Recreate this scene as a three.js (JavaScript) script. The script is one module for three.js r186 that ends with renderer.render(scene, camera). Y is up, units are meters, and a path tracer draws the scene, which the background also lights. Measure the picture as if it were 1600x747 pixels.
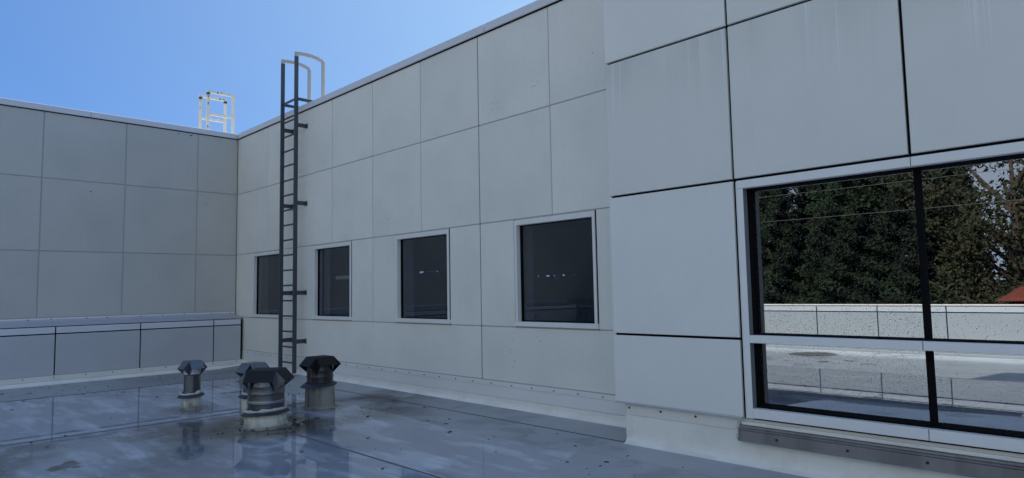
import * as THREE from 'three';
import { mergeGeometries } from 'three/addons/utils/BufferGeometryUtils.js';

// ---------------------------------------------------------------- camera, sky, sun, exposure
const scene = new THREE.Scene();
const camera = new THREE.PerspectiveCamera(40.04, 1024 / 478, 0.1, 2000);
camera.rotation.order = 'YXZ';
camera.position.set(15.897, 1.626, 6.412);
camera.rotation.set(0.0791, 0.7889, -0.0187);
scene.add(camera);

const sunDir = new THREE.Vector3(-0.22, 0.665, -0.96).normalize();
const SKY_GAIN = 0.945;
{
  const W = 1024, H = 512, data = new Float32Array(W * H * 4);
  for (let j = 0; j < H; j++) {
    const el = ((j + 0.5) / H - 0.5) * Math.PI;
    for (let i = 0; i < W; i++) {
      const az = ((i + 0.5) / W - 0.5) * 2 * Math.PI;
      const s = Math.max(0, Math.sin(el));
      const d = Math.cos(el) * Math.cos(az) * sunDir.x + Math.sin(el) * sunDir.y + Math.cos(el) * Math.sin(az) * sunDir.z;
      const g = Math.acos(Math.max(-1, Math.min(1, d)));
      const h = Math.exp(-s * 4.2);
      let r = 0.09 * h, gg = 0.08 + 0.19 * h, b = 0.355 + 0.34 * h;
      const mie = 0.425 * Math.exp(-g * g * 1.04) + 0.6 * Math.exp(-g * 10);
      const t = Math.min(1, Math.max(0, (g - 1.1) / 1.0)), skyFill = 0.75 * t * t * (3 - 2 * t);   // sky paled away from the sun, added to lift the shaded walls
      r += (0.5 - r) * skyFill; gg += (0.57 - gg) * skyFill; b += (0.63 - b) * skyFill;
      r += 0.75 * mie; gg += 0.95 * mie; b += 0.82 * mie;
      const k = (j * W + i) * 4;
      data[k] = r * SKY_GAIN; data[k + 1] = gg * SKY_GAIN; data[k + 2] = b * SKY_GAIN; data[k + 3] = 1;
    }
  }
  const sky = new THREE.DataTexture(data, W, H, THREE.RGBAFormat, THREE.FloatType);
  sky.mapping = THREE.EquirectangularReflectionMapping;
  sky.magFilter = THREE.LinearFilter; sky.minFilter = THREE.LinearFilter; sky.needsUpdate = true;
  scene.background = sky; scene.environment = sky;
}
const sun = new THREE.DirectionalLight(new THREE.Color(1, 0.95, 0.87), 5);
sun.position.copy(sunDir).multiplyScalar(60).add(new THREE.Vector3(8, 0, 4));
sun.target.position.set(8, 0, 4);
sun.castShadow = true;
Object.assign(sun.shadow.camera, { left: -60, right: 60, top: 60, bottom: -60, near: 1, far: 160 });
sun.shadow.mapSize.set(4096, 4096);
scene.add(sun, sun.target);

const renderer = new THREE.WebGLRenderer({ antialias: true });
renderer.setSize(1024, 478);
renderer.toneMapping = THREE.LinearToneMapping;
renderer.toneMappingExposure = 1.46;
renderer.shadowMap.enabled = true;

// ---------------------------------------------------------------- helpers
function rng(seed) { let a = seed >>> 0; return () => { a = (a + 0x6d2b79f5) >>> 0; let t = Math.imul(a ^ (a >>> 15), 1 | a); t = (t + Math.imul(t ^ (t >>> 7), 61 | t)) ^ t; return ((t ^ (t >>> 14)) >>> 0) / 4294967296; }; }
const R0 = rng(7);
function hash(x, y, s) { let h = Math.imul(x, 374761393) ^ Math.imul(y, 668265263) ^ Math.imul(s + 11, 1274126177); h = Math.imul(h ^ (h >>> 13), 1103515245); return ((h ^ (h >>> 16)) >>> 0) / 4294967296; }
function vnoise(x, y, s, px = 0, py = 0) {
  let xi = Math.floor(x), yi = Math.floor(y); const fx = x - xi, fy = y - yi;
  const u = fx * fx * (3 - 2 * fx), v = fy * fy * (3 - 2 * fy);
  const X = (n) => px ? ((n % px) + px) % px : n, Y = (n) => py ? ((n % py) + py) % py : n;
  const a = hash(X(xi), Y(yi), s), b = hash(X(xi + 1), Y(yi), s), c = hash(X(xi), Y(yi + 1), s), d = hash(X(xi + 1), Y(yi + 1), s);
  return a + (b - a) * u + (c - a) * v + (a - b - c + d) * u * v;
}
function fbm(x, y, s, o = 4, px = 0, py = 0) { let t = 0, a = 0.5, n = 0; for (let k = 0; k < o; k++) { t += a * vnoise(x, y, s + k * 17, px, py); n += a; x *= 2; y *= 2; px *= 2; py *= 2; a *= 0.5; } return t / n; }
const clamp = (x, a = 0, b = 1) => Math.max(a, Math.min(b, x));
const sstep = (a, b, x) => { const t = clamp((x - a) / (b - a)); return t * t * (3 - 2 * t); };
const enc = (l) => { l = clamp(l); return 255 * (l <= 0.0031308 ? 12.92 * l : 1.055 * Math.pow(l, 1 / 2.4) - 0.055); };
// fn(u, v) returns linear [r, g, b] for colour maps
function colorTex(w, h, fn, wrap = true) {
  const d = new Uint8Array(w * h * 4);
  for (let j = 0; j < h; j++) for (let i = 0; i < w; i++) { const c = fn((i + 0.5) / w, (j + 0.5) / h), k = (j * w + i) * 4; d[k] = enc(c[0]); d[k + 1] = enc(c[1]); d[k + 2] = enc(c[2]); d[k + 3] = 255; }
  const t = new THREE.DataTexture(d, w, h); t.colorSpace = THREE.SRGBColorSpace; return texSetup(t, wrap);
}
function dataTex(w, h, fn, wrap = true) {
  const d = new Uint8Array(w * h * 4);
  for (let j = 0; j < h; j++) for (let i = 0; i < w; i++) { const c = fn((i + 0.5) / w, (j + 0.5) / h), k = (j * w + i) * 4; d[k] = d[k + 1] = d[k + 2] = 255 * clamp(c); d[k + 3] = 255; }
  return texSetup(new THREE.DataTexture(d, w, h), wrap);
}
function texSetup(t, wrap) { t.wrapS = t.wrapT = wrap ? THREE.RepeatWrapping : THREE.ClampToEdgeWrapping; t.magFilter = THREE.LinearFilter; t.minFilter = THREE.LinearFilter; t.needsUpdate = true; return t; }
function scaled(t, rx, ry) { const c = t.clone(); c.repeat.set(rx, ry); c.needsUpdate = true; return c; }

const used = {};
function numbered(name) { const n = used[name] = (used[name] ?? -1) + 1; return n ? `${name}_${String(n).padStart(3, '0')}` : name; }
function tag(o, label, category, group) { o.userData.label = label; o.userData.category = category; if (group) o.userData.group = group; return o; }
function thing(name, label, category, pos = [0, 0, 0], turn = 0, group) {
  const o = new THREE.Group(); o.name = numbered(name); o.position.set(...pos); o.rotation.y = turn; scene.add(o); return tag(o, label, category, group);
}
function part(name, geo, m, parent) {
  const g = Array.isArray(geo) ? (geo.length > 1 ? mergeGeometries(geo.map((x) => x.index ? x.toNonIndexed() : x), false) : geo[0]) : geo;
  const o = new THREE.Mesh(g, m); o.name = name; o.castShadow = o.receiveShadow = true; parent.add(o); return o;
}
function structure(name, geo, m) { const o = part(name, geo, m, scene); o.name = numbered(name); o.userData.kind = 'structure'; return o; }
// geometry from quads [a, b, c, d, uv...]; uv from the two world axes across the face normal, in metres
function quads(list, off = [0, 0]) {
  const P = [], N = [], T = [];
  for (const q of list) {
    const [a, b, c, d] = q.map((p) => new THREE.Vector3(...p));
    const n = b.clone().sub(a).cross(d.clone().sub(a)).normalize();
    const ax = Math.abs(n.x), ay = Math.abs(n.y), az = Math.abs(n.z);
    const uv = (p) => az >= ax && az >= ay ? [p.x + off[0], p.y + off[1]] : ax >= ay ? [p.z + off[0], p.y + off[1]] : [p.x + off[0], p.z + off[1]];
    for (const p of [a, b, c, a, c, d]) { P.push(p.x, p.y, p.z); N.push(n.x, n.y, n.z); T.push(...uv(p)); }
  }
  const g = new THREE.BufferGeometry();
  g.setAttribute('position', new THREE.Float32BufferAttribute(P, 3)); g.setAttribute('normal', new THREE.Float32BufferAttribute(N, 3)); g.setAttribute('uv', new THREE.Float32BufferAttribute(T, 2));
  return g;
}
function bx(x0, x1, y0, y1, z0, z1, off) {
  return quads([
    [[x0, y0, z1], [x1, y0, z1], [x1, y1, z1], [x0, y1, z1]], [[x1, y0, z0], [x0, y0, z0], [x0, y1, z0], [x1, y1, z0]],
    [[x1, y0, z1], [x1, y0, z0], [x1, y1, z0], [x1, y1, z1]], [[x0, y0, z0], [x0, y0, z1], [x0, y1, z1], [x0, y1, z0]],
    [[x0, y1, z1], [x1, y1, z1], [x1, y1, z0], [x0, y1, z0]], [[x0, y0, z0], [x1, y0, z0], [x1, y0, z1], [x0, y0, z1]]], off);
}
// box with its four front (+z) edges chamfered by c
function cbox(x0, x1, y0, y1, z0, z1, c = 0.004, off) {
  const zf = z1 - c, a = x0 + c, b = x1 - c, e = y0 + c, f = y1 - c;
  return quads([
    [[a, e, z1], [b, e, z1], [b, f, z1], [a, f, z1]],
    [[x0, y0, zf], [x1, y0, zf], [b, e, z1], [a, e, z1]], [[x1, y0, zf], [x1, y1, zf], [b, f, z1], [b, e, z1]],
    [[x1, y1, zf], [x0, y1, zf], [a, f, z1], [b, f, z1]], [[x0, y1, zf], [x0, y0, zf], [a, e, z1], [a, f, z1]],
    [[x1, y0, zf], [x1, y0, z0], [x1, y1, z0], [x1, y1, zf]], [[x0, y0, z0], [x0, y0, zf], [x0, y1, zf], [x0, y1, z0]],
    [[x0, y1, zf], [x1, y1, zf], [x1, y1, z0], [x0, y1, z0]], [[x0, y0, z0], [x1, y0, z0], [x1, y0, zf], [x0, y0, zf]],
    [[x1, y0, z0], [x0, y0, z0], [x0, y1, z0], [x1, y1, z0]]], off);
}
// profile [(z, y), ...] swept along x; smooth = shared normals is not needed at these sizes
function sweepX(profile, x0, x1, off) {
  const list = [];
  for (let k = 0; k + 1 < profile.length; k++) { const [za, ya] = profile[k], [zb, yb] = profile[k + 1]; list.push([[x0, yb, zb], [x1, yb, zb], [x1, ya, za], [x0, ya, za]]); }
  const g = quads(list, off);
  for (const s of [[x0, -1], [x1, 1]]) {}
  return g;
}
// flat bar of thickness t (in its plane) and width w (along x) following points [(z, y), ...]
function barZY(pts, t, w) {
  const left = [], right = [];
  for (let k = 0; k < pts.length; k++) {
    const p = pts[k], a = pts[Math.max(0, k - 1)], b = pts[Math.min(pts.length - 1, k + 1)];
    const n1 = norm2([p[0] - a[0], p[1] - a[1]]), n2 = norm2([b[0] - p[0], b[1] - p[1]]);
    const d = k === 0 ? n2 : k === pts.length - 1 ? n1 : norm2([n1[0] + n2[0], n1[1] + n2[1]]);
    const miter = k === 0 || k === pts.length - 1 ? 1 : 1 / Math.max(0.4, d[0] * n1[0] + d[1] * n1[1]);
    left.push([p[0] - d[1] * t / 2 * miter, p[1] + d[0] * t / 2 * miter]); right.push([p[0] + d[1] * t / 2 * miter, p[1] - d[0] * t / 2 * miter]);
  }
  const s = new THREE.Shape([...left, ...right.reverse()].map((p) => new THREE.Vector2(p[0], p[1])));
  const g = new THREE.ExtrudeGeometry(s, { depth: w - 0.006, bevelEnabled: true, bevelSize: 0.003, bevelThickness: 0.003, bevelOffset: -0.003, bevelSegments: 1 });
  g.translate(0, 0, -w / 2 + 0.003); g.rotateY(-Math.PI / 2); return g;   // shape x -> z, extrusion -> -x
}
function norm2(v) { const l = Math.hypot(v[0], v[1]) || 1; return [v[0] / l, v[1] / l]; }
function cyl(r0, r1, h, seg = 12) { return new THREE.CylinderGeometry(r0, r1, h, seg); }

// ---------------------------------------------------------------- textures and materials
const lin = (r, g, b) => new THREE.Color().setRGB(r, g, b);
const mottled = (seed, amp, warm = 0) => colorTex(512, 512, (u, v) => {
  const n = fbm(u * 4, v * 4, seed, 5, 4, 4), f = vnoise(u * 128, v * 128, seed + 5, 128, 128), s = vnoise(u * 90, v * 3, seed + 9, 90, 3);
  const t = 0.95 + amp * (n - 0.5) * 2 + amp * 0.3 * (f - 0.5) + amp * 0.18 * (s - 0.5);
  const speck = hash(Math.floor(u * 512), Math.floor(v * 512), seed + 40) > 0.99985 ? 0.4 : 1;
  return [t * speck * (1 + warm * (n - 0.5)), t * speck, t * speck * (1 - warm * (n - 0.5))];
});
const stuccoMap = mottled(31, 0.085, 0.03), metalMap = mottled(51, 0.05);
// streaks that run down from the top joint of a bay panel (v = 1 is the top of a 1.46 m panel)
const streakMap = (seed, strength) => colorTex(512, 512, (u, v) => {
  const n = fbm(u * 3, v * 3, seed, 4), line = vnoise(u * 170, v * 1.5, seed + 2) * vnoise(u * 31, 0.5, seed + 3);
  const reach = 0.25 + 0.6 * vnoise(u * 40, 0.3, seed + 4), fade = sstep(1 - reach, 1, v) * sstep(0.42, 0.7, vnoise(u * 6, 0.2, seed + 8) + 0.1);
  const grime = 0.1 * sstep(0.55, 1, v) * vnoise(u * 5, v * 2, seed + 6);
  const t = 0.93 + 0.07 * (n - 0.5) + strength * fade * (sstep(0.34, 0.62, line) - 0.25) - grime;
  return [t * (1 - 0.01 * fade), t, t];
});
const bumpFine = dataTex(256, 256, (u, v) => 0.6 * vnoise(u * 64, v * 64, 3, 64, 64) + 0.4 * vnoise(u * 128, v * 128, 4, 128, 128));
const grimeMap = (seed, k = 1) => colorTex(512, 512, (u, v) => {
  const n = fbm(u * 5, v * 5, seed, 5, 5, 5), s = vnoise(u * 60, v * 4, seed + 1, 60, 4);
  const d = k * (sstep(0.5, 0.75, n) * 0.22 + 0.08 * (s - 0.5));
  return [0.95 - d, 0.95 - d * 1.05, 0.95 - d * 1.2];
});
const std = (color, roughness, o = {}) => new THREE.MeshStandardMaterial({ color, roughness, ...o });
const M = {};
const stucco = (r, g, b) => std(lin(r, g, b), 0.75, { map: scaled(stuccoMap, 0.31, 0.31), bumpMap: scaled(bumpFine, 1.4, 1.4), bumpScale: 0.0012 });
M.panelA = stucco(0.88, 0.85, 0.74); M.panelB = stucco(0.86, 0.83, 0.725); M.panelC = stucco(0.89, 0.86, 0.75);
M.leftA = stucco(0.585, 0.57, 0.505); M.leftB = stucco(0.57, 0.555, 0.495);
M.joint = std(lin(0.46, 0.45, 0.4), 0.9);
M.sealant = std(lin(0.2, 0.18, 0.165), 0.85);
M.jointLeft = std(lin(0.44, 0.43, 0.39), 0.9);
M.black = new THREE.MeshPhysicalMaterial({ color: lin(0.006, 0.006, 0.007), roughness: 0.8, specularIntensity: 0.15 });
M.coping = std(lin(0.74, 0.74, 0.75), 0.42, { map: scaled(metalMap, 0.5, 0.5) });
M.bay = [0, 1, 2].map((k) => std(lin(0.83, 0.815, 0.72), 0.42, { map: scaled(streakMap(80 + 13 * k, 0.16), 1 / 1.46, 1 / 1.46) }));
M.bayClean = std(lin(0.86, 0.845, 0.755), 0.42, { map: scaled(metalMap, 0.4, 0.4) });
M.kerb = std(lin(0.56, 0.56, 0.55), 0.4, { map: scaled(metalMap, 0.6, 0.6) });
M.frame = std(lin(0.88, 0.86, 0.79), 0.45, { map: scaled(metalMap, 0.8, 0.8) });
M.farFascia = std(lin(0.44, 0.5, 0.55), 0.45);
M.return = std(lin(0.16, 0.17, 0.18), 0.5);
M.flash = std(lin(0.87, 0.855, 0.79), 0.45, { map: scaled(metalMap, 0.7, 0.7) });
M.capGrey = std(lin(0.5, 0.5, 0.51), 0.45, { map: scaled(metalMap, 0.7, 0.7) });
M.cream = std(lin(0.92, 0.89, 0.78), 0.6, { map: scaled(grimeMap(201, 0.4), 0.6, 0.6) });
M.creamDim = std(lin(0.84, 0.81, 0.71), 0.6, { map: scaled(grimeMap(231, 0.5), 0.6, 0.6) });
M.apron = std(lin(0.24, 0.225, 0.21), 0.45, { metalness: 0.35, map: scaled(grimeMap(261), 0.7, 0.7) });
M.ladder = std(lin(0.06, 0.068, 0.076), 0.45, { map: scaled(metalMap, 2, 2) });
M.hoop = std(lin(0.45, 0.445, 0.41), 0.5, { map: scaled(metalMap, 2, 2) });  // paler than the rails: bounce off the sunlit roof put into the colour
M.screw = std(lin(0.03, 0.03, 0.032), 0.6);
M.tpo = std(lin(0.72, 0.71, 0.68), 0.7, { map: scaled(grimeMap(301), 0.2, 0.2) });
M.interior = std(lin(0.05, 0.055, 0.065), 0.9);
M.blind = std(lin(0.4, 0.42, 0.45), 0.9);
M.addedWall = std(lin(0.7, 0.7, 0.7), 0.9);
M.glass = new THREE.MeshPhysicalMaterial({ color: lin(0.62, 0.66, 0.7), roughness: 0.0, transmission: 1, thickness: 0, ior: 1.7 });
M.bayGlass = new THREE.MeshPhysicalMaterial({ color: lin(0.2, 0.23, 0.25), roughness: 0.0, transmission: 1, thickness: 0, ior: 4.6 });
const rustMap = colorTex(256, 256, (u, v) => {
  const n = fbm(u * 8, v * 8, 91, 5, 8, 8), k = sstep(0.74, 0.82, n);
  return [0.76 + (0.16 - 0.76) * k, 0.725 + (0.075 - 0.725) * k, 0.61 + (0.05 - 0.61) * k];
});
M.rustyWhite = std(lin(1, 1, 1), 0.7, { map: scaled(rustMap, 1.3, 1.3) });
M.rust = std(lin(0.1, 0.045, 0.03), 0.9);
M.galv = std(lin(0.15, 0.16, 0.162), 0.22, { metalness: 0.85, map: scaled(grimeMap(331), 3, 3) });
M.galvCap = std(lin(0.17, 0.19, 0.22), 0.35, { metalness: 0.7, map: scaled(grimeMap(341), 3, 3) });
M.sootPipe = std(lin(0.07, 0.07, 0.07), 0.28, { metalness: 0.7, map: scaled(grimeMap(351), 3, 3) });
M.sootCap = std(lin(0.012, 0.01, 0.009), 0.7, { metalness: 0.2, map: scaled(grimeMap(361), 3, 3) });
M.plateGrey = std(lin(0.2, 0.2, 0.195), 0.5, { metalness: 0.1, map: scaled(grimeMap(371), 4, 4) });
M.collar = std(lin(0.045, 0.05, 0.055), 0.5, { metalness: 0.3 });
M.caulk = std(lin(0.6, 0.6, 0.58), 0.7, { map: scaled(grimeMap(381), 4, 4) });
// boots: cream membrane, dirt splashed up from the puddle (v runs with the height)
const bootMap = (seed, lo) => colorTex(512, 256, (u, v) => {
  const n = fbm(u * 10, v * 5, seed, 5, 10), dirt = sstep(lo + 0.28, lo - 0.1, v + 0.5 * (n - 0.5)) * (0.55 + 0.45 * vnoise(u * 6, 0.5, seed + 3, 6)), s = sstep(0.6, 0.85, vnoise(u * 46, v * 1.2, seed + 7, 46)) * 0.25;
  const t = 1 - 0.85 * dirt - s * 0.8, base = [0.74, 0.71, 0.58], mud = [0.25, 0.22, 0.17];
  return base.map((c, k) => clamp(c * t + mud[k] * dirt * 0.16));
});
M.boots = [bootMap(401, 0.5), bootMap(421, 0.46), bootMap(441, 0.78)].map((map) => std(lin(1, 1, 1), 0.6, { map }));

// ---------------------------------------------------------------- roof deck (wet membrane)
const FX0 = 0, FX1 = 22, FZ0 = 0, FZ1 = 12.4;
const vents = [
  { x: 5.68, z: 2.91, r: 0.17 }, { x: 7.105, z: 2.615, r: 0.17 }, { x: 7.73, z: 2.72, r: 0.3 }, { x: 7.01, z: 1.59, r: 0.24 },
];
function wetness(x, z) {
  const n = fbm(x * 0.9, z * 0.9, 601, 4), n2 = fbm(x * 3.1, z * 3.1, 611, 4);
  const nearR = 1.16 + 0.25 * (n - 0.5) + 0.1 * (n2 - 0.5) - 0.9 * sstep(5.6, 3.6, x);
  const nearK = 2.5 + 0.04 * (n2 - 0.5);
  const nearBay = 1.2 + 3.3 * sstep(11.5, 12.3, x) + 0.35 * (n - 0.5);
  let w = sstep(Math.max(nearR, nearBay) - 0.05, Math.max(nearR, nearBay) + 0.12, z) * sstep(nearK - 0.03, nearK + 0.05, x);
  w = Math.min(w, sstep(8.3, 7.8, z + 0.3 * (n - 0.5)));            // dries out towards the far parapet
  return w;
}
function silt(x, z) {   // brown sediment in the shallow part and round the big vent
  const n = fbm(x * 1.1 + 5, z * 1.6, 631, 5);
  let s = sstep(6.2, 6.8, x) * sstep(10.5, 7.5, x) * sstep(0.3, 0.75, n) * 0.8;
  for (const v of vents) { const d = Math.hypot(x - v.x, (z - v.z) * 1.1); s = Math.max(s, (v.r > 0.26 ? 1.15 : v.r > 0.2 ? 0.8 : 0.5) * sstep(v.r + (v.r > 0.26 ? 1.1 : 0.55) + 1.8 * (n - 0.5), v.r + 0.02, d)); }
  s = Math.max(s, 0.9 * sstep(1.1, 0.75, Math.hypot((x - 9.75) / 0.55, (z - 10.8) / 0.7) + 0.5 * (n - 0.5)));
  return Math.min(1, s);
}
const FW = 2048, FH = 1152;
const pos = (u, v) => [FX0 + u * (FX1 - FX0), FZ0 + v * (FZ1 - FZ0)];
const floorColor = colorTex(FW, FH, (u, v) => {
  const [x, z] = pos(u, v), w = wetness(x, z), s = silt(x, z);
  const n = fbm(x * 1.7, z * 1.7, 651, 5), f = fbm(x * 9, z * 9, 661, 3), streak = fbm(x * 1.1 + 0.9 * fbm(x, z, 681, 3), z * 4.2, 671, 4);
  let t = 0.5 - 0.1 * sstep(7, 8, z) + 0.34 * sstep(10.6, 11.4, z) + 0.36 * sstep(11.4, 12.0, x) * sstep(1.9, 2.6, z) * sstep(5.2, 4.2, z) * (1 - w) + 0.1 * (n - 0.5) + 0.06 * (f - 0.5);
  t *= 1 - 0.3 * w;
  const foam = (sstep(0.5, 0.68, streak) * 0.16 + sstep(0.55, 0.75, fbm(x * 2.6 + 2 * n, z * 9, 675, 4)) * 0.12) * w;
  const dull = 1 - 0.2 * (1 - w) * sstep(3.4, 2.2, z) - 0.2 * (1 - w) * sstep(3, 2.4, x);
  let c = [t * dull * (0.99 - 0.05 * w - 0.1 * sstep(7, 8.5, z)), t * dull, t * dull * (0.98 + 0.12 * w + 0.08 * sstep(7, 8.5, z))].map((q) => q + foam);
  const mud = [0.05, 0.046, 0.035];
  c = c.map((q, k) => q + (mud[k] - q) * Math.min(1, s * (0.75 + 0.55 * f)));
  // dirt lines where the water stood
  const e = Math.exp(-Math.pow((wetness(x, z) - 0.5) / 0.4, 2)) * 0.2 * sstep(0.35, 0.6, f);
  const band = sstep(0.62, 0.75, fbm(x * 2.3, z * 2.3, 691, 4)) * (1 - w) * 0.22;
  return c.map((q) => q * (1 - e) * (1 - band));
}, false);
const floorRough = dataTex(FW, FH, (u, v) => {
  const [x, z] = pos(u, v), w = wetness(x, z), s = silt(x, z), streak = fbm(x * 1.1 + 0.9 * fbm(x, z, 681, 3), z * 4.2, 671, 4);
  const film = 0.006 + 0.03 * sstep(2.75, 2.6, z) * sstep(8.2, 8.8, x) + 0.05 * sstep(0.54, 0.74, streak) + 0.4 * s * s * fbm(x * 6, z * 6, 641, 3);
  const dry = 0.38 + 0.2 * fbm(x * 4, z * 4, 645, 3) - 0.12 * sstep(11.3, 12, x) * sstep(2, 1, z);
  return dry + (film - dry) * w;
}, false);
const floorBump = dataTex(FW, FH, (u, v) => {
  const [x, z] = pos(u, v), w = wetness(x, z);
  return 0.5 + (1 - w) * 0.4 * (fbm(x * 7, z * 7, 701, 3) - 0.5) + w * 0.02 * (fbm(x * 1.6, z * 5.5, 711, 3) - 0.5);
}, false);
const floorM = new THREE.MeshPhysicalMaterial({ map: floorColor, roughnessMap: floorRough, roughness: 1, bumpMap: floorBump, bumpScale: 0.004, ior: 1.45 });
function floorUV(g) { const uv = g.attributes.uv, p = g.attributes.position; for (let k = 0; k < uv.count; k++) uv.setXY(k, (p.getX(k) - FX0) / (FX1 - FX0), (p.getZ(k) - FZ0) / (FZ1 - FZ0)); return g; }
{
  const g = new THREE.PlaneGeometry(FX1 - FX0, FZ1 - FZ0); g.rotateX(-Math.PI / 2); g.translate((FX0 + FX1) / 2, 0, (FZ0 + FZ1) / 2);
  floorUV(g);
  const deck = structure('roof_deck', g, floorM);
  // welded seams of the membrane: thin laps that stand a few millimetres proud
  const seamM = std(lin(0.1, 0.105, 0.11), 0.5);
  for (const [x0, x1, z0, z1] of [[6.49, 6.515, 1.4, 9], [2.49, 2.515, 0.9, 9], [8.3, 11.7, 2.712, 2.73], [5.2, 11.7, 0.555, 0.572]])
    part('seam', bx(x0, x1, -0.01, 0.004, z0, z1), seamM, deck);
}

// ---------------------------------------------------------------- long panelled wall on the right (plane z = 0)
const YC = 5.443, YT = 5.572, R1 = 4.076, R2 = 2.614, RS = 1.130, RF = 0.372, XE = 11.75;
const JX = [0.13, 1.678, 3.098, 4.518, 5.938, 7.358, 8.778, 10.198, 11.75];
const WIN = [1.678, 4.518, 7.358, 10.198].map((c) => [c - 0.715, c + 0.715]);
const WT = 2.609, WB = 1.133;
const rearWall = thing('panelled_wall', 'long off-white panelled wall with a row of four dark windows and a ladder', 'wall');
{
  // backing: boxes round the window openings
  const back = [bx(-0.3, XE + 1.3, WT - 0.01, YC + 0.08, -0.33, -0.009), bx(-0.3, XE + 1.3, -0.2, WB + 0.01, -0.33, -0.009)];
  let x = -0.3;
  for (const [a, b] of WIN) { back.push(bx(x, a + 0.01, WB + 0.01, WT - 0.01, -0.33, -0.009)); x = b - 0.01; }
  back.push(bx(x, XE + 1.3, WB + 0.01, WT - 0.01, -0.33, -0.009));
  part('wall_core', back, M.joint, rearWall);
  const J = 0.008;                       // half a joint
  let n = 0;
  const panel = (x0, x1, y0, y1) => {
    const m = [M.panelA, M.panelB, M.panelC, M.panelA, M.panelC][n % 5]; n++;
    part('wall_panel', cbox(x0 + J, x1 - J, y0 + J, y1 - J, -0.02, 0.002 * R0() - 0.001, 0.003, [n * 1.37, n * 0.73]), m, rearWall);
  };
  const cols = [0.008, ...JX];
  for (const [y0, y1] of [[R1, YC], [R2, R1]]) for (let k = 0; k + 1 < cols.length; k++) panel(cols[k], cols[k + 1], y0, y1);
  // window row: strips between the windows, joint half way
  panel(0.008, 0.13, RS, R2); panel(0.13, WIN[0][0], RS, R2);
  for (let k = 0; k < 3; k++) { const c = 3.098 + 2.84 * k; panel(WIN[k][1], c, RS, R2); panel(c, WIN[k + 1][0], RS, R2); }
  panel(WIN[3][1], XE, RS, R2);
  panel(0.008, 0.13, RF, RS); panel(0.13, 3.098, RF, RS); panel(3.098, 8.778, RF, RS); panel(8.778, XE, RF, RS);
  // flexible sealant of the wide movement joint
  part('sealant_joint', bx(8.772, 8.796, RF, YC, -0.02, -0.002), M.sealant, rearWall);
  // coping in lengths with narrow open joints
  const cs = [-0.02, 2.6, 5.78, 8.956, 12.1];
  for (let k = 0; k + 1 < cs.length; k++) part('coping', [cbox(cs[k] + 0.007, cs[k + 1] - 0.007, YC + 0.004, YT, -0.34, 0.03, 0.008, [k, 0])], M.coping, rearWall);
  part('coping_drip', bx(-0.02, 12.1, YC - 0.014, YC + 0.002, -0.02, 0.014), M.black, rearWall);
  // base: metal flashing with a fixing strip, then the membrane upstand and its cove
  part('base_flashing', cbox(0.02, XE, 0.150, 0.302, -0.02, 0.012, 0.003), M.flash, rearWall);
  const bar = part('termination_bar', cbox(0.02, XE, 0.304, 0.366, -0.02, 0.017, 0.003), M.flash, rearWall);
  const sg = cyl(0.009, 0.009, 0.008, 8); sg.rotateX(Math.PI / 2);
  for (let k = 0; k < 29; k++) { const s = part('screw', sg, M.screw, bar); s.position.set(0.35 + k * 0.393 + 0.02 * (R0() - 0.5), 0.334, 0.02); }
  part('membrane_upstand', sweepX([[-0.02, 0.147], [0.024, 0.147], [0.027, 0.09], [0.036, 0.058], [0.055, 0.037], [0.085, 0.03]], 0.02, XE), M.cream, rearWall);
  part('membrane_flange', floorUV(sweepX([[0.084, 0.0305], [0.3, 0.014], [0.555, 0.006], [0.556, -0.01]], 0.5, XE)), floorM, rearWall);
  // dark flecks where the coating has chipped
  const fl = []; const F = rng(55);
  for (const [cx, cy, sx, sy, c] of [[9.2, 4.3, 0.35, 0.06, 6], [9.95, 4.55, 0.08, 0.16, 4], [6.15, 2.86, 0.1, 0.015, 2], [6.45, 2.9, 0.1, 0.015, 2], [9.4, 0.85, 0.06, 0.3, 7], [9.9, 0.98, 0.04, 0.04, 2], [3.75, 5.0, 0.01, 0.3, 8], [3.6, 3.8, 0.02, 0.05, 2], [10.9, 4.3, 0.4, 0.3, 4], [11.4, 1.45, 0.05, 0.05, 1]])
    for (let k = 0; k < c; k++) { const x = cx + sx * (F() - 0.5) * 2, y = cy + sy * (F() - 0.5) * 2, w = 0.004 + 0.008 * F(), h = 0.004 + 0.008 * F(); fl.push(bx(x, x + w, y, y + h, -0.004, 0.003)); }
  part('chipped_spot', fl, M.screw, rearWall).userData.kind = 'stuff';
  // windows
  for (const [a, b] of WIN) {
    const w = new THREE.Group(); w.name = 'window'; rearWall.add(w);
    part('window_frame', [
      cbox(a + 0.012, a + 0.054, WB + 0.075, WT - 0.012, -0.09, 0.014), cbox(b - 0.054, b - 0.012, WB + 0.075, WT - 0.012, -0.09, 0.014),
      cbox(a + 0.054, b - 0.054, WT - 0.082, WT - 0.012, -0.09, 0.014)], M.frame, w);
    part('sill', [cbox(a + 0.004, b + 0.012, WB + 0.012, WB + 0.074, -0.09, 0.03)], M.frame, w);
    part('gasket', [bx(a + 0.054, a + 0.082, WB + 0.074, WT - 0.082, -0.085, -0.06), bx(b - 0.082, b - 0.054, WB + 0.074, WT - 0.082, -0.085, -0.06), bx(a + 0.082, b - 0.082, WB + 0.074, WB + 0.09, -0.085, -0.06), bx(a + 0.082, b - 0.082, WT - 0.094, WT - 0.082, -0.085, -0.06)], M.black, w);
    part('pane', bx(a + 0.054, b - 0.054, WB + 0.074, WT - 0.08, -0.079, -0.075), M.glass, w);
    part('window_shadow_gap', [bx(a - 0.002, a + 0.012, WB, WT, -0.008, -0.004), bx(b - 0.012, b + 0.002, WB, WT, -0.008, -0.004)], M.black, w);
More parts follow.
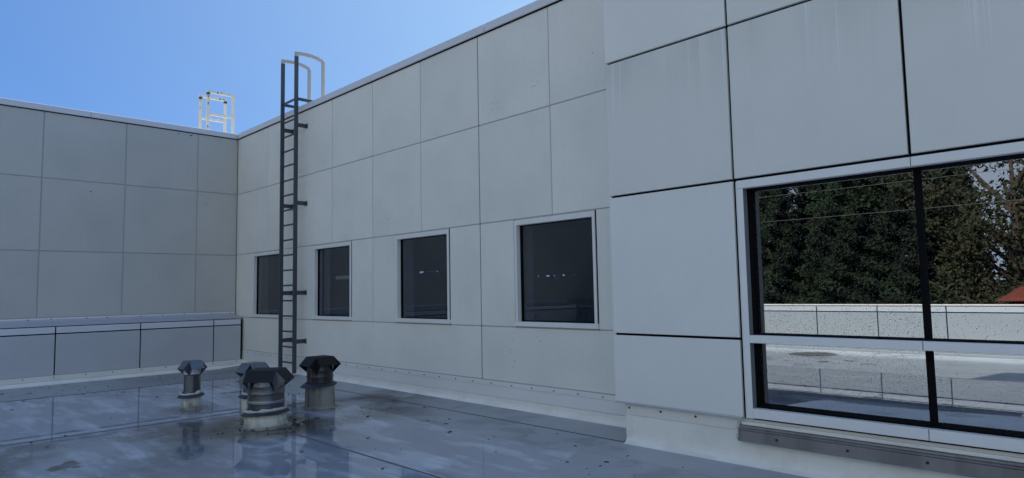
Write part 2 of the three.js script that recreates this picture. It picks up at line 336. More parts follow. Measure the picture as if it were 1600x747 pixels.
    part('reveal', [bx(a + 0.011, a + 0.03, WB + 0.012, WT - 0.012, -0.34, -0.091), bx(b - 0.03, b - 0.011, WB + 0.012, WT - 0.012, -0.34, -0.091), bx(a + 0.03, b - 0.03, WB + 0.012, WB + 0.03, -0.36, -0.091)], M.blind, w);
  }
  // dark rooms behind the glass, slots added at the back to show bright sky
  const zb = -3.4;
  const room = [bx(-4.6, 12, -0.25, -0.2, zb, -0.33), bx(-4.6, 12, 3.1, 3.2, zb, -0.33), bx(-4.7, -4.6, -0.2, 3.1, zb, -0.33), bx(12, 12.1, -0.2, 3.1, zb, -0.33), bx(-4.6, -0.3, -0.2, 3.1, -0.33, -0.25)];
  const Q = rng(91); let xx = -4.6;
  const wallBit = (a, b, y0, y1) => room.push(bx(a, b, y0, y1, zb - 0.1, zb));
  for (const [a, b, y0, y1, rough] of [[-1.46, -0.4, 2.04, 2.155, 0.3], [2.5, 3.8, 2.1, 2.15, 0.8], [6.55, 7.75, 1.885, 1.93, 0.8], [2.72, 2.75, 1.45, 1.95, 0], [2.81, 2.84, 1.45, 1.95, 0]].sort((p, q) => p[0] - q[0])) {
    if (a < xx) continue;
    wallBit(xx, a, -0.2, 3.1); wallBit(a, b, -0.2, y0 - 0.002); wallBit(a, b, y1 + 0.002, 3.1);
    for (let x = a; x < b && rough;) { const w = 0.02 + 0.09 * Q() * Q(), lo = y0 + (y1 - y0) * rough * Q() * 0.7; wallBit(x, Math.min(b, x + w), y0 - 0.002, lo); if (Q() < 0.35 * rough) wallBit(x, Math.min(b, x + w * 0.6), lo, y1 + 0.002); x += w; }
    xx = b;
  }
  wallBit(xx, 12, -0.2, 3.1);
  part('dark_room', room, M.interior, rearWall);
  part('added_low_wall', bx(-6, 11.9, -0.2, 1.75, -8.2, -8), M.addedWall, rearWall);  // unseen low wall, added so the slots look over it to sky
  part('flat_roof', [bx(-0.34, 12.1, 5.38, 5.44, -3.55, -0.34), ], M.tpo, rearWall);
  part('end_wall', [bx(-0.3, 11.9, -4.5, -0.25, -8.2, -0.05)], M.interior, rearWall);
}

// ---------------------------------------------------------------- wall on the left (plane x = 0, faces +x)
const leftWall = thing('panelled_wall', 'grey-white panelled wall closing the left side, seen behind a low parapet', 'wall');
const LE = 15.6;                                   // runs on past the camera to the far parapet
{
  part('wall_core', bx(-0.33, -0.009, -0.2, YC + 0.08, 0, LE), M.jointLeft, leftWall);
  const LZ = [0.008, 0.932, 2.426, 3.914, 5.40, 6.89, 8.38, 9.87, 11.36, 12.85, 14.3, LE], LB = 1.262; let n = 0;
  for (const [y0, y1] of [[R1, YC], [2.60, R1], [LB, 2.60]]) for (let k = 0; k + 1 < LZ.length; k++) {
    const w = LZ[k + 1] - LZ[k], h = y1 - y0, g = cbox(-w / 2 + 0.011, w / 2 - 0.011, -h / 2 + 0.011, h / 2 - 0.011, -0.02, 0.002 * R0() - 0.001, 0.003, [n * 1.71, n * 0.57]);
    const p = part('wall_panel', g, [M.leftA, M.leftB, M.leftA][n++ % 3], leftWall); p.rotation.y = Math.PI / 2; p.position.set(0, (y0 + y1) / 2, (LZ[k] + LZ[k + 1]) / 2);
  }
  const cs = [0.034, 3.1, 6.2, 9.3, 12.4, LE];
  for (let k = 0; k + 1 < cs.length; k++) { const w = cs[k + 1] - cs[k], p = part('coping', cbox(-w / 2 + (k ? 0.004 : 0), w / 2 - 0.004, YC + 0.004, YT, -0.34, 0.03, 0.008, [k * 1.3, 0.4]), M.coping, leftWall); p.rotation.y = Math.PI / 2; p.position.z = (cs[k] + cs[k + 1]) / 2; }
  part('coping_drip', bx(-0.02, 0.014, YC - 0.014, YC + 0.002, 0.03, LE), M.black, leftWall);
  const fl = []; for (const [z, y, s] of [[1.35, 5.36, 0.03], [1.2, 5.38, 0.015], [1.08, 5.36, 0.04], [1.06, 5.385, 0.02], [3.05, 3.86, 0.03], [0.72, 3.8, 0.02]]) fl.push(bx(-0.004, 0.003, y, y + s * 0.6, z, z + s));
  part('chipped_spot', fl, M.screw, leftWall).userData.kind = 'stuff';
  part('flat_roof', [bx(-12, -0.33, 5.38, 5.44, -0.3, LE), bx(-12, -0.34, 5.38, 5.44, -14, -0.3)], M.tpo, leftWall);
  part('end_wall', [bx(-12, -0.331, -4.5, 5.38, LE - 0.1, LE - 0.004), bx(-12, -11.9, -4.5, 5.38, -14, LE - 0.1)], M.leftA, leftWall);
}

// ---------------------------------------------------------------- low parapets: in front of the left wall, and across the roof behind the camera
// built along local x with the face on +z; fitted to the place with one turn
function parapet(label, length, jointsAt, pos, turn, depth, backY, skin = M.kerb) {
  const t = thing('low_parapet', label, 'parapet', pos, turn);
  const KT = 1.113, KJ = 0.96, KB = 0.166;
  part('parapet_core', bx(0, length, -0.1, KT - 0.02, -depth, -0.022), M.black, t);
  const js = [0, ...jointsAt, length];
  for (let k = 0; k + 1 < js.length; k++) {
    const a = js[k] + 0.011, b = js[k + 1] - (k + 2 === js.length && skin === M.kerb ? 0.04 : 0.011);
    if (b - a < 0.05) continue;
    part('parapet_panel', cbox(a, b, KB, KJ - 0.011, -0.02, 0.001 * R0(), 0.004, [k * 1.1, 3]), skin, t);
    part('fascia', cbox(a, b, KJ + 0.011, KT - 0.02, -0.02, 0.004, 0.006, [k * 0.9, 7]), skin === M.kerb ? M.coping : M.farFascia, t);
  }
  part('cap_flashing', sweepX([[-depth, backY], [-depth + 0.03, backY - 0.075], [-0.02, KT + 0.012], [-0.003, KT + 0.006], [-0.003, KT - 0.004]], 0, length), M.capGrey, t);
  const bar = part('fixing_strip', cbox(0, length, backY - 0.06, backY, -depth - 0.002, -depth + 0.012, 0.003), M.flash, t);
  const base = part('base_strip', cbox(0, length, 0.062, KB - 0.004, -0.02, 0.012, 0.003), skin === M.kerb ? M.creamDim : skin, t);
  const sg = cyl(0.011, 0.011, 0.008, 8); sg.rotateX(Math.PI / 2);
  const S = rng(19);
  for (let q = 0.3; q < length; q += 0.5) {
    if (depth > 0.2) part('screw', sg, M.screw, bar).position.set(q + 0.15 * S(), backY - 0.028, -depth + 0.015);
    part('screw', sg, M.screw, base).position.set(q + 0.06 * S(), 0.125, 0.015);
  }
  part('membrane_cove', sweepX([[-0.01, 0.058], [0.016, 0.058], [0.024, 0.045], [0.06, 0.018], [0.12, 0.006], [0.16, 0.003], [0.165, -0.01]], 0, length), skin === M.kerb ? M.cream : skin, t);
  return t;
}
// local x runs to -z here (turn +90 degrees), so the origin sits at the far end
{
  const Z1 = 12.0, joints = []; for (let z = 0.68; z < Z1; z += 1.497) joints.unshift(Z1 - z);
  parapet('low white metal-panelled parapet along the foot of the left wall', Z1 - 0.03, joints, [0.472, 0, Z1], Math.PI / 2, 0.47, 1.262);
}
{
  const joints = []; for (let k = 0; k < 22; k++) joints.push(22 - (9.36 + (k - 12) * 1.42)); joints.sort((a, b) => a - b);
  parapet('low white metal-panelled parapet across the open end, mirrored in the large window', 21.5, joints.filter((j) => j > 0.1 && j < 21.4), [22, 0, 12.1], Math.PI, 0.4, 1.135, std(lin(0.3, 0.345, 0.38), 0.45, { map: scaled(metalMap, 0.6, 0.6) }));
}

// ---------------------------------------------------------------- projecting bay on the right
const BZ = 0.696, BX0 = 11.644, B1 = 4.086, B2 = 2.615, B3 = 1.152, BB = 0.441, BJ = [13.069, 14.517, 15.965, 17.41, 18.86, 20.3], BTOP = 6.02;
const bay = thing('projecting_bay', 'pale blue-white metal-panelled bay with a large reflecting window on the right', 'building');
{
  const GX = 13.080, XR = 20.3;
  part('bay_core', [bx(BX0 + 0.02, GX, BB + 0.01, B2, 0.2, BZ - 0.03), bx(BX0 + 0.02, XR, B2 - 0.002, BTOP, 0.2, BZ - 0.03), bx(BX0 + 0.02, BX0 + 0.25, BB + 0.01, BTOP, -14, 0.2)], M.black, bay);
  part('core_roof', [bx(BX0 + 0.25, XR, 5.7, BTOP - 0.01, -14, 0.2), bx(XR - 0.2, XR, -4.5, 5.7, -14, 0.2)], M.tpo, bay);
  const J = 0.012; let n = 0;
  const panel = (x0, x1, y0, y1, m) => { n++; const g = cbox(x0 + J, x1 - J, y0 + J, y1 - J, -0.03, 0.0015 * R0(), 0.004, [-x0 + 0.31 * n, -y1 + J]); const p = part('bay_panel', g, m, bay); p.position.z = BZ; };
  const xs = [BX0 - J, ...BJ];
  for (let k = 0; k + 1 < xs.length; k++) { panel(xs[k], xs[k + 1], B2, B1, M.bay[k % 3]); panel(xs[k], xs[k + 1], B1, 5.55, k === 0 ? M.bayClean : M.bay[(k + 1) % 3]); panel(xs[k], xs[k + 1], 5.55, BTOP, M.bayClean); }
  panel(xs[0], BJ[0] + 0.004, B3, B2, M.bayClean); panel(xs[0], BJ[0] + 0.004, BB, B3, M.bayClean);
  // side return (faces the left wall) and the turned-under drip edge
  part('side_panel', [bx(BX0 + 0.001, BX0 + 0.02, BB + 0.012, BTOP, 0.03, BZ - 0.032)], M.bayClean, bay);
  part('drip_edge', [sweepX([[BZ - 0.002, BB + 0.013], [BZ + 0.006, BB + 0.004], [BZ + 0.002, BB - 0.006], [BZ - 0.05, BB - 0.006]], BX0, 13.055)], M.kerb, bay);
  part('soffit', bx(BX0, 13.06, BB - 0.004, BB + 0.009, 0.03, BZ - 0.01), M.kerb, bay);
  // window: white caps on the horizontals and the left jamb, black glazing behind, black vertical joint
  const win = new THREE.Group(); win.name = 'window'; bay.add(win);
  part('jamb', [cbox(13.098, 13.156, BB + 0.004, B2 - 0.09, BZ - 0.08, BZ, 0.004), bx(13.085, 13.0975, BB + 0.004, B2 - 0.02, BZ - 0.08, BZ - 0.012)], M.frame, win);
  part('jamb_return', bx(13.1545, 13.1572, 0.5375, 1.1185, BZ - 0.08, BZ - 0.006), M.return, win); part('jamb_return', bx(13.1545, 13.1572, 1.189, 2.5265, BZ - 0.08, BZ - 0.006), M.return, win);
  const capX = [13.157, 14.519, 15.962, 17.41, 18.86, XR];
  for (let k = 0; k + 1 < capX.length; k++) {
    const a = capX[k] + (k ? 0.003 : 0), b = capX[k + 1] - 0.003;
    part('head_cap', cbox(k ? a : 13.098, b, 2.527, 2.602, BZ - 0.07, BZ, 0.004), M.frame, win);
    part('transom_cap', cbox(a, b, 1.119, 1.188, BZ - 0.07, BZ, 0.004), M.frame, win);
    part('sill_cap', cbox(a, b, 0.452, 0.537, BZ - 0.07, BZ, 0.004), M.frame, win);
  }
  const gl = [bx(13.05, 13.1559, BB + 0.01, B2, 0.44, BZ - 0.08), bx(13.1, XR, 2.521, 2.6, 0.44, BZ - 0.071), bx(13.1, XR, 1.124, 1.197, 0.44, BZ - 0.071), bx(13.1, XR, 0.452, 0.552, 0.44, BZ - 0.071)];
  for (const x of [14.505, 15.95, 17.4, 18.85]) gl.push(bx(x, x + 0.036, 0.552, 2.521, 0.44, BZ - 0.12));
  part('glazing_bars', gl, M.black, win);
  const gz = 0.53, px = [13.15, 14.51, 15.955, 17.405, 18.855, XR];
  for (let k = 0; k + 1 < px.length; k++) for (const [y0, y1] of [[0.54, 1.13], [1.19, 2.53]]) part('pane', bx(px[k] + 0.002, px[k + 1] - 0.002, y0, y1, gz - 0.004, gz), M.bayGlass, win);
  // rain: drops on the outside of the panes
  const D = rng(303), drop = new THREE.SphereGeometry(1, 6, 2, 0, Math.PI * 2, 0, Math.PI / 2); drop.rotateX(Math.PI / 2);
  const N = 13000, im = new THREE.InstancedMesh(drop, new THREE.MeshPhysicalMaterial({ color: lin(0.36, 0.4, 0.42), roughness: 0.3, transmission: 0.6, thickness: 0, ior: 1.33 }), N), m4 = new THREE.Matrix4();
  let c = 0;
  while (c < N) {
    const x = 13.18 + 2.9 * D(), up = D() < 0.62, y = up ? 1.2 + 1.3 * Math.pow(D(), 1.5) : 0.56 + 0.55 * D();
    if (Math.abs(x - 14.527) < 0.03) continue;
    if (fbm(x * 3, y * 3, 811, 3) + 0.3 * D() < 0.5) continue;
    if (x > 14.6 && D() < 0.55) continue;
    const s = 0.0012 + 0.0021 * Math.pow(D(), 3);
    m4.makeScale(s * (0.9 + 0.2 * D()), s * (0.95 + 0.3 * D()), s * 0.55); m4.setPosition(x, y, gz + 0.0002); im.setMatrixAt(c++, m4);
  }
  im.name = 'raindrops'; im.userData.kind = 'stuff'; win.add(im);
  part('dark_room', [bx(13.06, XR - 0.2, 0.3, 0.4, -5, 0.44), bx(13.06, XR - 0.2, 2.9, 3.0, -5, 0.44), bx(13.06, XR - 0.2, 2.6, 2.9, 0.3, 0.44), bx(13.06, XR - 0.2, 0.4, 0.46, 0.3, 0.44), bx(12.9, 13.06, 0.3, 3.0, -5, 0.44), bx(XR - 0.2, XR - 0.1, 0.3, 3.0, -5, 0.44), bx(12.9, XR, 0.3, 3, -5.1, -5)], M.interior, bay);
  // base below the bay
  const S = 0.64, BL = 11.745;
  part('base_core', bx(BL, XR, -0.1, 0.43, 0.03, S - 0.002), M.creamDim, bay);
  const strip = part('fixing_strip', cbox(BL + 0.004, 13.012, 0.318, 0.434, S - 0.01, S + 0.013, 0.004), M.creamDim, bay);
  const sg = cyl(0.011, 0.011, 0.008, 8); sg.rotateX(Math.PI / 2);
  for (const x of [11.79, 12.17, 12.56]) part('screw', sg, M.screw, strip).position.set(x, 0.39, S + 0.016);
  part('membrane_upstand', sweepX([[S - 0.01, 0.3165], [S + 0.006, 0.3165], [S + 0.008, 0.12], [S + 0.013, 0.08], [S + 0.025, 0.052], [S + 0.045, 0.035], [S + 0.075, 0.026]], BL, XR), M.cream, bay);
  part('corner_patch', [cbox(BL - 0.004, BL + 0.1, 0.1, 0.316, S - 0.01, S + 0.0125, 0.003), bx(BL - 0.006, BL - 0.001, -0.01, 0.43, 0.05, S + 0.006)], M.cream, bay);
  part('membrane_flange', floorUV(sweepX([[S + 0.074, 0.0262], [S + 0.2, 0.012], [S + 0.5, 0.004], [S + 0.501, -0.01]], BL - 0.25, XR)), floorM, bay);
  // grey metal apron flashing under the window, cream strip above it
  part('cream_strip', cbox(13.03, XR, 0.378, 0.408, S - 0.01, S + 0.03, 0.004), M.cream, bay);
  part('shadow_gap', bx(13.06, XR, 0.40, 0.4515, 0.45, S - 0.012), M.black, bay);
  part('apron_flashing', sweepX([[S + 0.02, 0.376], [S + 0.05, 0.374], [S + 0.055, 0.36], [S + 0.047, 0.352], [S + 0.056, 0.34], [S + 0.05, 0.33], [S + 0.066, 0.245], [S + 0.072, 0.238], [S + 0.01, 0.238]], 13.015, XR), M.apron, bay);
  part('apron_end', quads([[[13.015, 0.238, S], [13.015, 0.238, S + 0.072], [13.015, 0.376, S + 0.05], [13.015, 0.376, S]]]), M.apron, bay);
  for (const x of [13.36, 13.94, 14.5, 15.1]) { const ap = bay.children.find((o) => o.name === 'apron_flashing'); part('screw', sg, M.screw, ap).position.set(x, 0.29, S + 0.061); }
  const lump = []; const Lr = rng(77);
  for (let k = 0; k < 9; k++) { const g = new THREE.IcosahedronGeometry(0.013 + 0.015 * Lr(), 1); g.scale(1, 1.3, 0.7); g.translate(13.005 + 0.02 * (Lr() - 0.5), 0.26 + 0.13 * k / 8, S + 0.02 + 0.02 * Lr()); lump.push(g); }
  part('sealant_lump', lump, M.caulk, bay);
}

// ---------------------------------------------------------------- fixed ladder on the long wall
{
  const t = thing('roof_ladder', 'tall dark grey fixed steel ladder with walk-through hoops bolted to the long wall', 'ladder');
  const XL = [2.84, 3.45], ZF = 0.22;
  for (const x of XL) {
    part('rail', barZY([[ZF, 0.075], [ZF, 6.54]], 0.08, 0.036).translate(x, 0, 0), M.ladder, t);
    const arch = [[ZF, 6.5405], [ZF, 6.6]];
    for (let k = 1; k <= 10; k++) { const q = k / 10; arch.push([ZF - q * 0.555, 6.6 + 0.03 * Math.sin(Math.PI * q * 0.75) - 0.045 * q * q * q]); }
    const e = arch[arch.length - 1];
    for (let k = 1; k <= 5; k++) { const a = k / 5 * Math.PI / 2; arch.push([e[0] - 0.05 * Math.sin(a), e[1] - 0.05 * (1 - Math.cos(a)) - 0.004]); }
    arch.push([-0.385, 5.45]);
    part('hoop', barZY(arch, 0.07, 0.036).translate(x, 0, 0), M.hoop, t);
    part('stile_strut', bx(x - 0.012, x + 0.012, 5.62, 5.68, -0.355, ZF - 0.036), M.ladder, t);
    for (const y of [5.1, 3.49, 1.67, 0.7]) {
      const s = x < 3 ? 1 : 1, b = part('bracket', [bx(x + 0.0185, x + 0.0285, y - 0.042, y + 0.042, 0.004, ZF + 0.03), bx(x + 0.0185, x + 0.08, y - 0.048, y + 0.048, 0.0025, 0.0115)], M.ladder, t);
      const bg = cyl(0.008, 0.008, 0.012, 6); bg.rotateX(Math.PI / 2); part('bolt', bg, M.screw, b).position.set(x + 0.05, y, 0.016);
    }
  }
  const rg = cyl(0.018, 0.018, XL[1] - XL[0] - 0.02, 10); rg.rotateZ(Math.PI / 2);
  for (let k = 0; k < 17; k++) part('rung', rg, M.ladder, t).position.set((XL[0] + XL[1]) / 2, 5.235 - 0.31 * k, ZF);
part('step_through_bar', [bx(XL[0] + 0.018, XL[1] - 0.018, 5.625, 5.675, ZF - 0.01, ZF + 0.002), bx(XL[0] + 0.018, XL[1] - 0.018, 5.60, 5.612, -0.3, -0.12)], M.ladder, t);
}

// ---------------------------------------------------------------- rusty ladder head on the roof behind the left wall
{
  const t = thing('roof_ladder', 'rusty white steel ladder handrails standing on the roof above the left wall', 'ladder');
  const w = 0.029;
  for (const x of [-1.25, -0.73]) {
    for (const z of [-0.155, 0.465]) { const p = part('post', bx(x - w, x + w, 5.44, 6.725 - w, z - w, z + w, [x * 3 + z, 0]), M.rustyWhite, t); part('rusty_joint', [bx(x - w - 0.003, x + w + 0.003, 6.64, 6.70, z - w - 0.003, z + w + 0.003)], x < -1 || z > 0 ? M.rust : M.rustyWhite, p); }
    part('top_rail', bx(x - w, x + w, 6.725 - w, 6.725 + w, -0.155 - w, 0.465 + w, [x, 2]), M.rustyWhite, t);
    part('mid_rail', bx(x - w * 0.9, x + w * 0.9, 6.157 - w, 6.157 + w, -0.155 + w, 0.465 - w, [x, 5]), M.rustyWhite, t);
  }
  for (const y of [5.5, 5.8]) part('rung', bx(-1.25 + w, -0.73 - w, y - 0.012, y + 0.012, 0.45, 0.475), M.rustyWhite, t);
}

// ---------------------------------------------------------------- vents
function ventCap(a, e, h, b, H, mFlap, mPlate, parent) {
  const cap = new THREE.Group(); cap.name = 'cap'; parent.add(cap);
  const th = 0.004;
  part('top_plate', cbox(-a, a, -a, a, -0.006, 0.006, 0.003).rotateX(-Math.PI / 2).translate(0, H, 0), mFlap, cap);
  for (let k = 0; k < 4; k++) {
    const g = quads([[[-a, H - h, a + e], [a, H - h, a + e], [a, H, a], [-a, H, a]], [[-a, H - th, a - th], [a, H - th, a - th], [a, H - h, a + e - th], [-a, H - h, a + e - th]], [[-a, H - h, a + e - th], [a, H - h, a + e - th], [a, H - h, a + e], [-a, H - h, a + e]]]);
    g.rotateY(k * Math.PI / 2); part('flap', g, mFlap, cap);
    const T = [a, H - 0.002, a], L = [a, H - h, a + e], Rr = [a + e, H - h, a], B = [b, H - 2 * h, b], I = [a * 0.97, H - h, a * 0.97];
    const c = quads([[L, Rr, T, L], [L, B, Rr, L]].map((q) => q)); 
    const tri = (p, q, r) => { const o = new THREE.BufferGeometry(), A = new THREE.Vector3(...p), Bv = new THREE.Vector3(...q), C = new THREE.Vector3(...r), n = Bv.clone().sub(A).cross(C.clone().sub(A)).normalize(); o.setAttribute('position', new THREE.Float32BufferAttribute([...p, ...q, ...r], 3)); o.setAttribute('normal', new THREE.Float32BufferAttribute([n.x, n.y, n.z, n.x, n.y, n.z, n.x, n.y, n.z], 3)); o.setAttribute('uv', new THREE.Float32BufferAttribute([p[0], p[1], q[0], q[1], r[0], r[1]], 2)); return o; };
    c.dispose();
    const cp = mergeGeometries([tri(L, B, T), tri(B, Rr, T)]); cp.rotateY(k * Math.PI / 2);
    part('corner_plate', cp, mPlate, cap);
  }
  return cap;
}
function lathe(pts, seg = 40) { return new THREE.LatheGeometry(pts.map((p) => new THREE.Vector2(p[0], p[1])), seg); }
function makeVent(label, x, z, turn, d, group) {
  const t = thing('roof_vent', label, 'vent pipe', [x, 0, z], turn, group);
  part('boot', lathe([[d.r0 + 0.05, 0.0], [d.r0 + 0.012, 0.008], [d.r0, 0.03], [d.r1 + 0.01, d.hb - 0.02], [d.r1, d.hb]]), d.boot, t);
  const pr = d.rp, pipe = [[pr, d.hb - 0.02]]; const top = d.H - 0.035;
  for (const y of d.beads) pipe.push([pr, y - 0.012], [pr + 0.006, y - 0.005], [pr + 0.006, y + 0.005], [pr, y + 0.012]);
  pipe.push([pr, top - 0.09], [pr * 0.93, top - 0.05], [pr * 0.9, top]);
  part('pipe', lathe(pipe), d.pipe, t);
  const col = part('storm_collar', lathe([[d.rc, d.hc], [d.rc + 0.002, d.hc + 0.008], [pr + 0.03, d.hc + 0.035], [pr + 0.002, d.hc + 0.055], [pr - 0.01, d.hc + 0.05], [pr - 0.01, d.hc + 0.02], [d.rc, d.hc]]), M.collar, t);
  col.rotation.set(d.tilt[0], 0, d.tilt[1]); col.position.y = 0;
  if (d.caulk) {
    const g = new THREE.TorusGeometry(pr + 0.018, 0.019, 8, 60); g.rotateX(Math.PI / 2); const p = g.attributes.position;
    for (let k = 0; k < p.count; k++) { const a = Math.atan2(p.getZ(k), p.getX(k)), q = fbm(a * 3 + 20, d.seed, 901, 3) - 0.5; p.setXYZ(k, p.getX(k) * (1 + 0.12 * q), p.getY(k) * (1 + 1.6 * q) + 0.02 * q, p.getZ(k) * (1 + 0.12 * q)); }
    g.computeVertexNormals(); g.translate(0, d.hc + 0.048, 0);
    const c = part('sealant', g, M.caulk, t); c.rotation.copy(col.rotation);
  }
  if (d.strap) part('pipe_strap', lathe([[pr + 0.001, d.strap], [pr + 0.004, d.strap], [pr + 0.004, d.strap + d.strapH], [pr + 0.001, d.strap + d.strapH]]), d.strapM, t);
  ventCap(d.a, d.e, d.h, d.b, d.H, d.capM, d.plateM, t);
  return t;
}
const small = { r0: 0.13, r1: 0.118, hb: 0.185, rp: 0.112, rc: 0.18, hc: 0.19, H: 0.695, a: 0.094, e: 0.083, h: 0.105, b: 0.08, beads: [0.5], strap: 0.505, strapH: 0.085, strapM: std(lin(0.6, 0.62, 0.64), 0.35, { metalness: 0.4 }), tilt: [0.02, 0.07], caulk: true, seed: 1, boot: M.boots[0], pipe: M.galv, capM: M.galvCap, plateM: M.galvCap };
makeVent('slim galvanised vent pipe standing alone, leftmost of the four, with a blue-grey cap', 5.68, 2.91, 97 * Math.PI / 180, small, 'vent pipes on the wet roof');
makeVent('slim vent pipe half hidden behind the large dark-capped one', 7.105, 2.615, 97 * Math.PI / 180, { ...small, r0: 0.16, r1: 0.145, rp: 0.13, rc: 0.205, hb: 0.27, hc: 0.275, H: 0.725, a: 0.112, e: 0.092, h: 0.11, beads: [0.52], strap: 0, tilt: [0.0, -0.06], seed: 2 }, 'vent pipes on the wet roof');
makeVent('largest, nearest vent pipe with a dark cap on a squat cream base in brown silt', 7.73, 2.72, 45.7 * Math.PI / 180, { r0: 0.262, r1: 0.23, hb: 0.155, rp: 0.218, rc: 0.288, hc: 0.155, H: 0.695, a: 0.183, e: 0.116, h: 0.125, b: 0.158, beads: [0.29, 0.41, 0.5], strap: 0.298, strapH: 0.03, strapM: std(lin(0.3, 0.31, 0.32), 0.3, { metalness: 0.7 }), tilt: [-0.02, 0.05], caulk: true, seed: 3, boot: M.boots[1], pipe: M.galv, capM: M.sootCap, plateM: M.plateGrey }, 'vent pipes on the wet roof');
makeVent('sooty black-capped vent pipe nearest the ladder foot and long wall', 7.01, 1.59, 91.5 * Math.PI / 180, { r0: 0.214, r1: 0.194, hb: 0.315, rp: 0.187, rc: 0.257, hc: 0.31, H: 0.72, a: 0.145, e: 0.114, h: 0.115, b: 0.132, beads: [0.44, 0.53], strap: 0, tilt: [-0.01, 0.06], caulk: false, seed: 4, boot: M.boots[2], pipe: M.sootPipe, capM: M.sootCap, plateM: M.sootCap }, 'vent pipes on the wet roof');

// ---------------------------------------------------------------- loose bits on the roof
{
  const g = new THREE.SphereGeometry(1, 6, 3, 0, Math.PI * 2, 0, Math.PI / 2), N = 520, im = new THREE.InstancedMesh(g, std(lin(0.03, 0.027, 0.02), 0.8), N), D = rng(515), m4 = new THREE.Matrix4(), q = new THREE.Quaternion();
  for (let c = 0; c < N; c++) {
    const k = D(); let x, z, big = 0;
    if (k < 0.35) { x = 0.75 + 2.2 * Math.pow(D(), 1.4); z = 1.2 + 5 * D(); } else if (k < 0.65) { x = 3 + 10.5 * D(); z = 0.2 + 1.3 * D(); } else if (k < 0.7) { x = 11.6 + 4 * D(); z = 0.9 + 0.9 * D(); } else if (k < 0.9) { x = 3 + 9 * D(); z = 1 + 5 * D(); } else { const a = D() * 6.28, r = 0.29 + 0.5 * D() * D(); x = 7.73 + r * Math.cos(a); z = 2.72 + r * Math.sin(a) - 0.08; big = 0.012 * D(); }
    const s = 0.004 + 0.012 * Math.pow(D(), 5) + big;
    q.setFromAxisAngle(new THREE.Vector3(0, 1, 0), D() * 6.28); m4.compose(new THREE.Vector3(x, 0.004, z), q, new THREE.Vector3(s * (1 + 2 * D()), 0.003 + 0.3 * s, s)); im.setMatrixAt(c, m4);
  }
  im.name = 'leaf_litter'; im.userData.kind = 'stuff'; im.castShadow = im.receiveShadow = true; scene.add(im);
  tag(im, 'small dark leaf bits and grit scattered over the wet roof', 'leaf litter'); im.userData.kind = 'stuff';
}

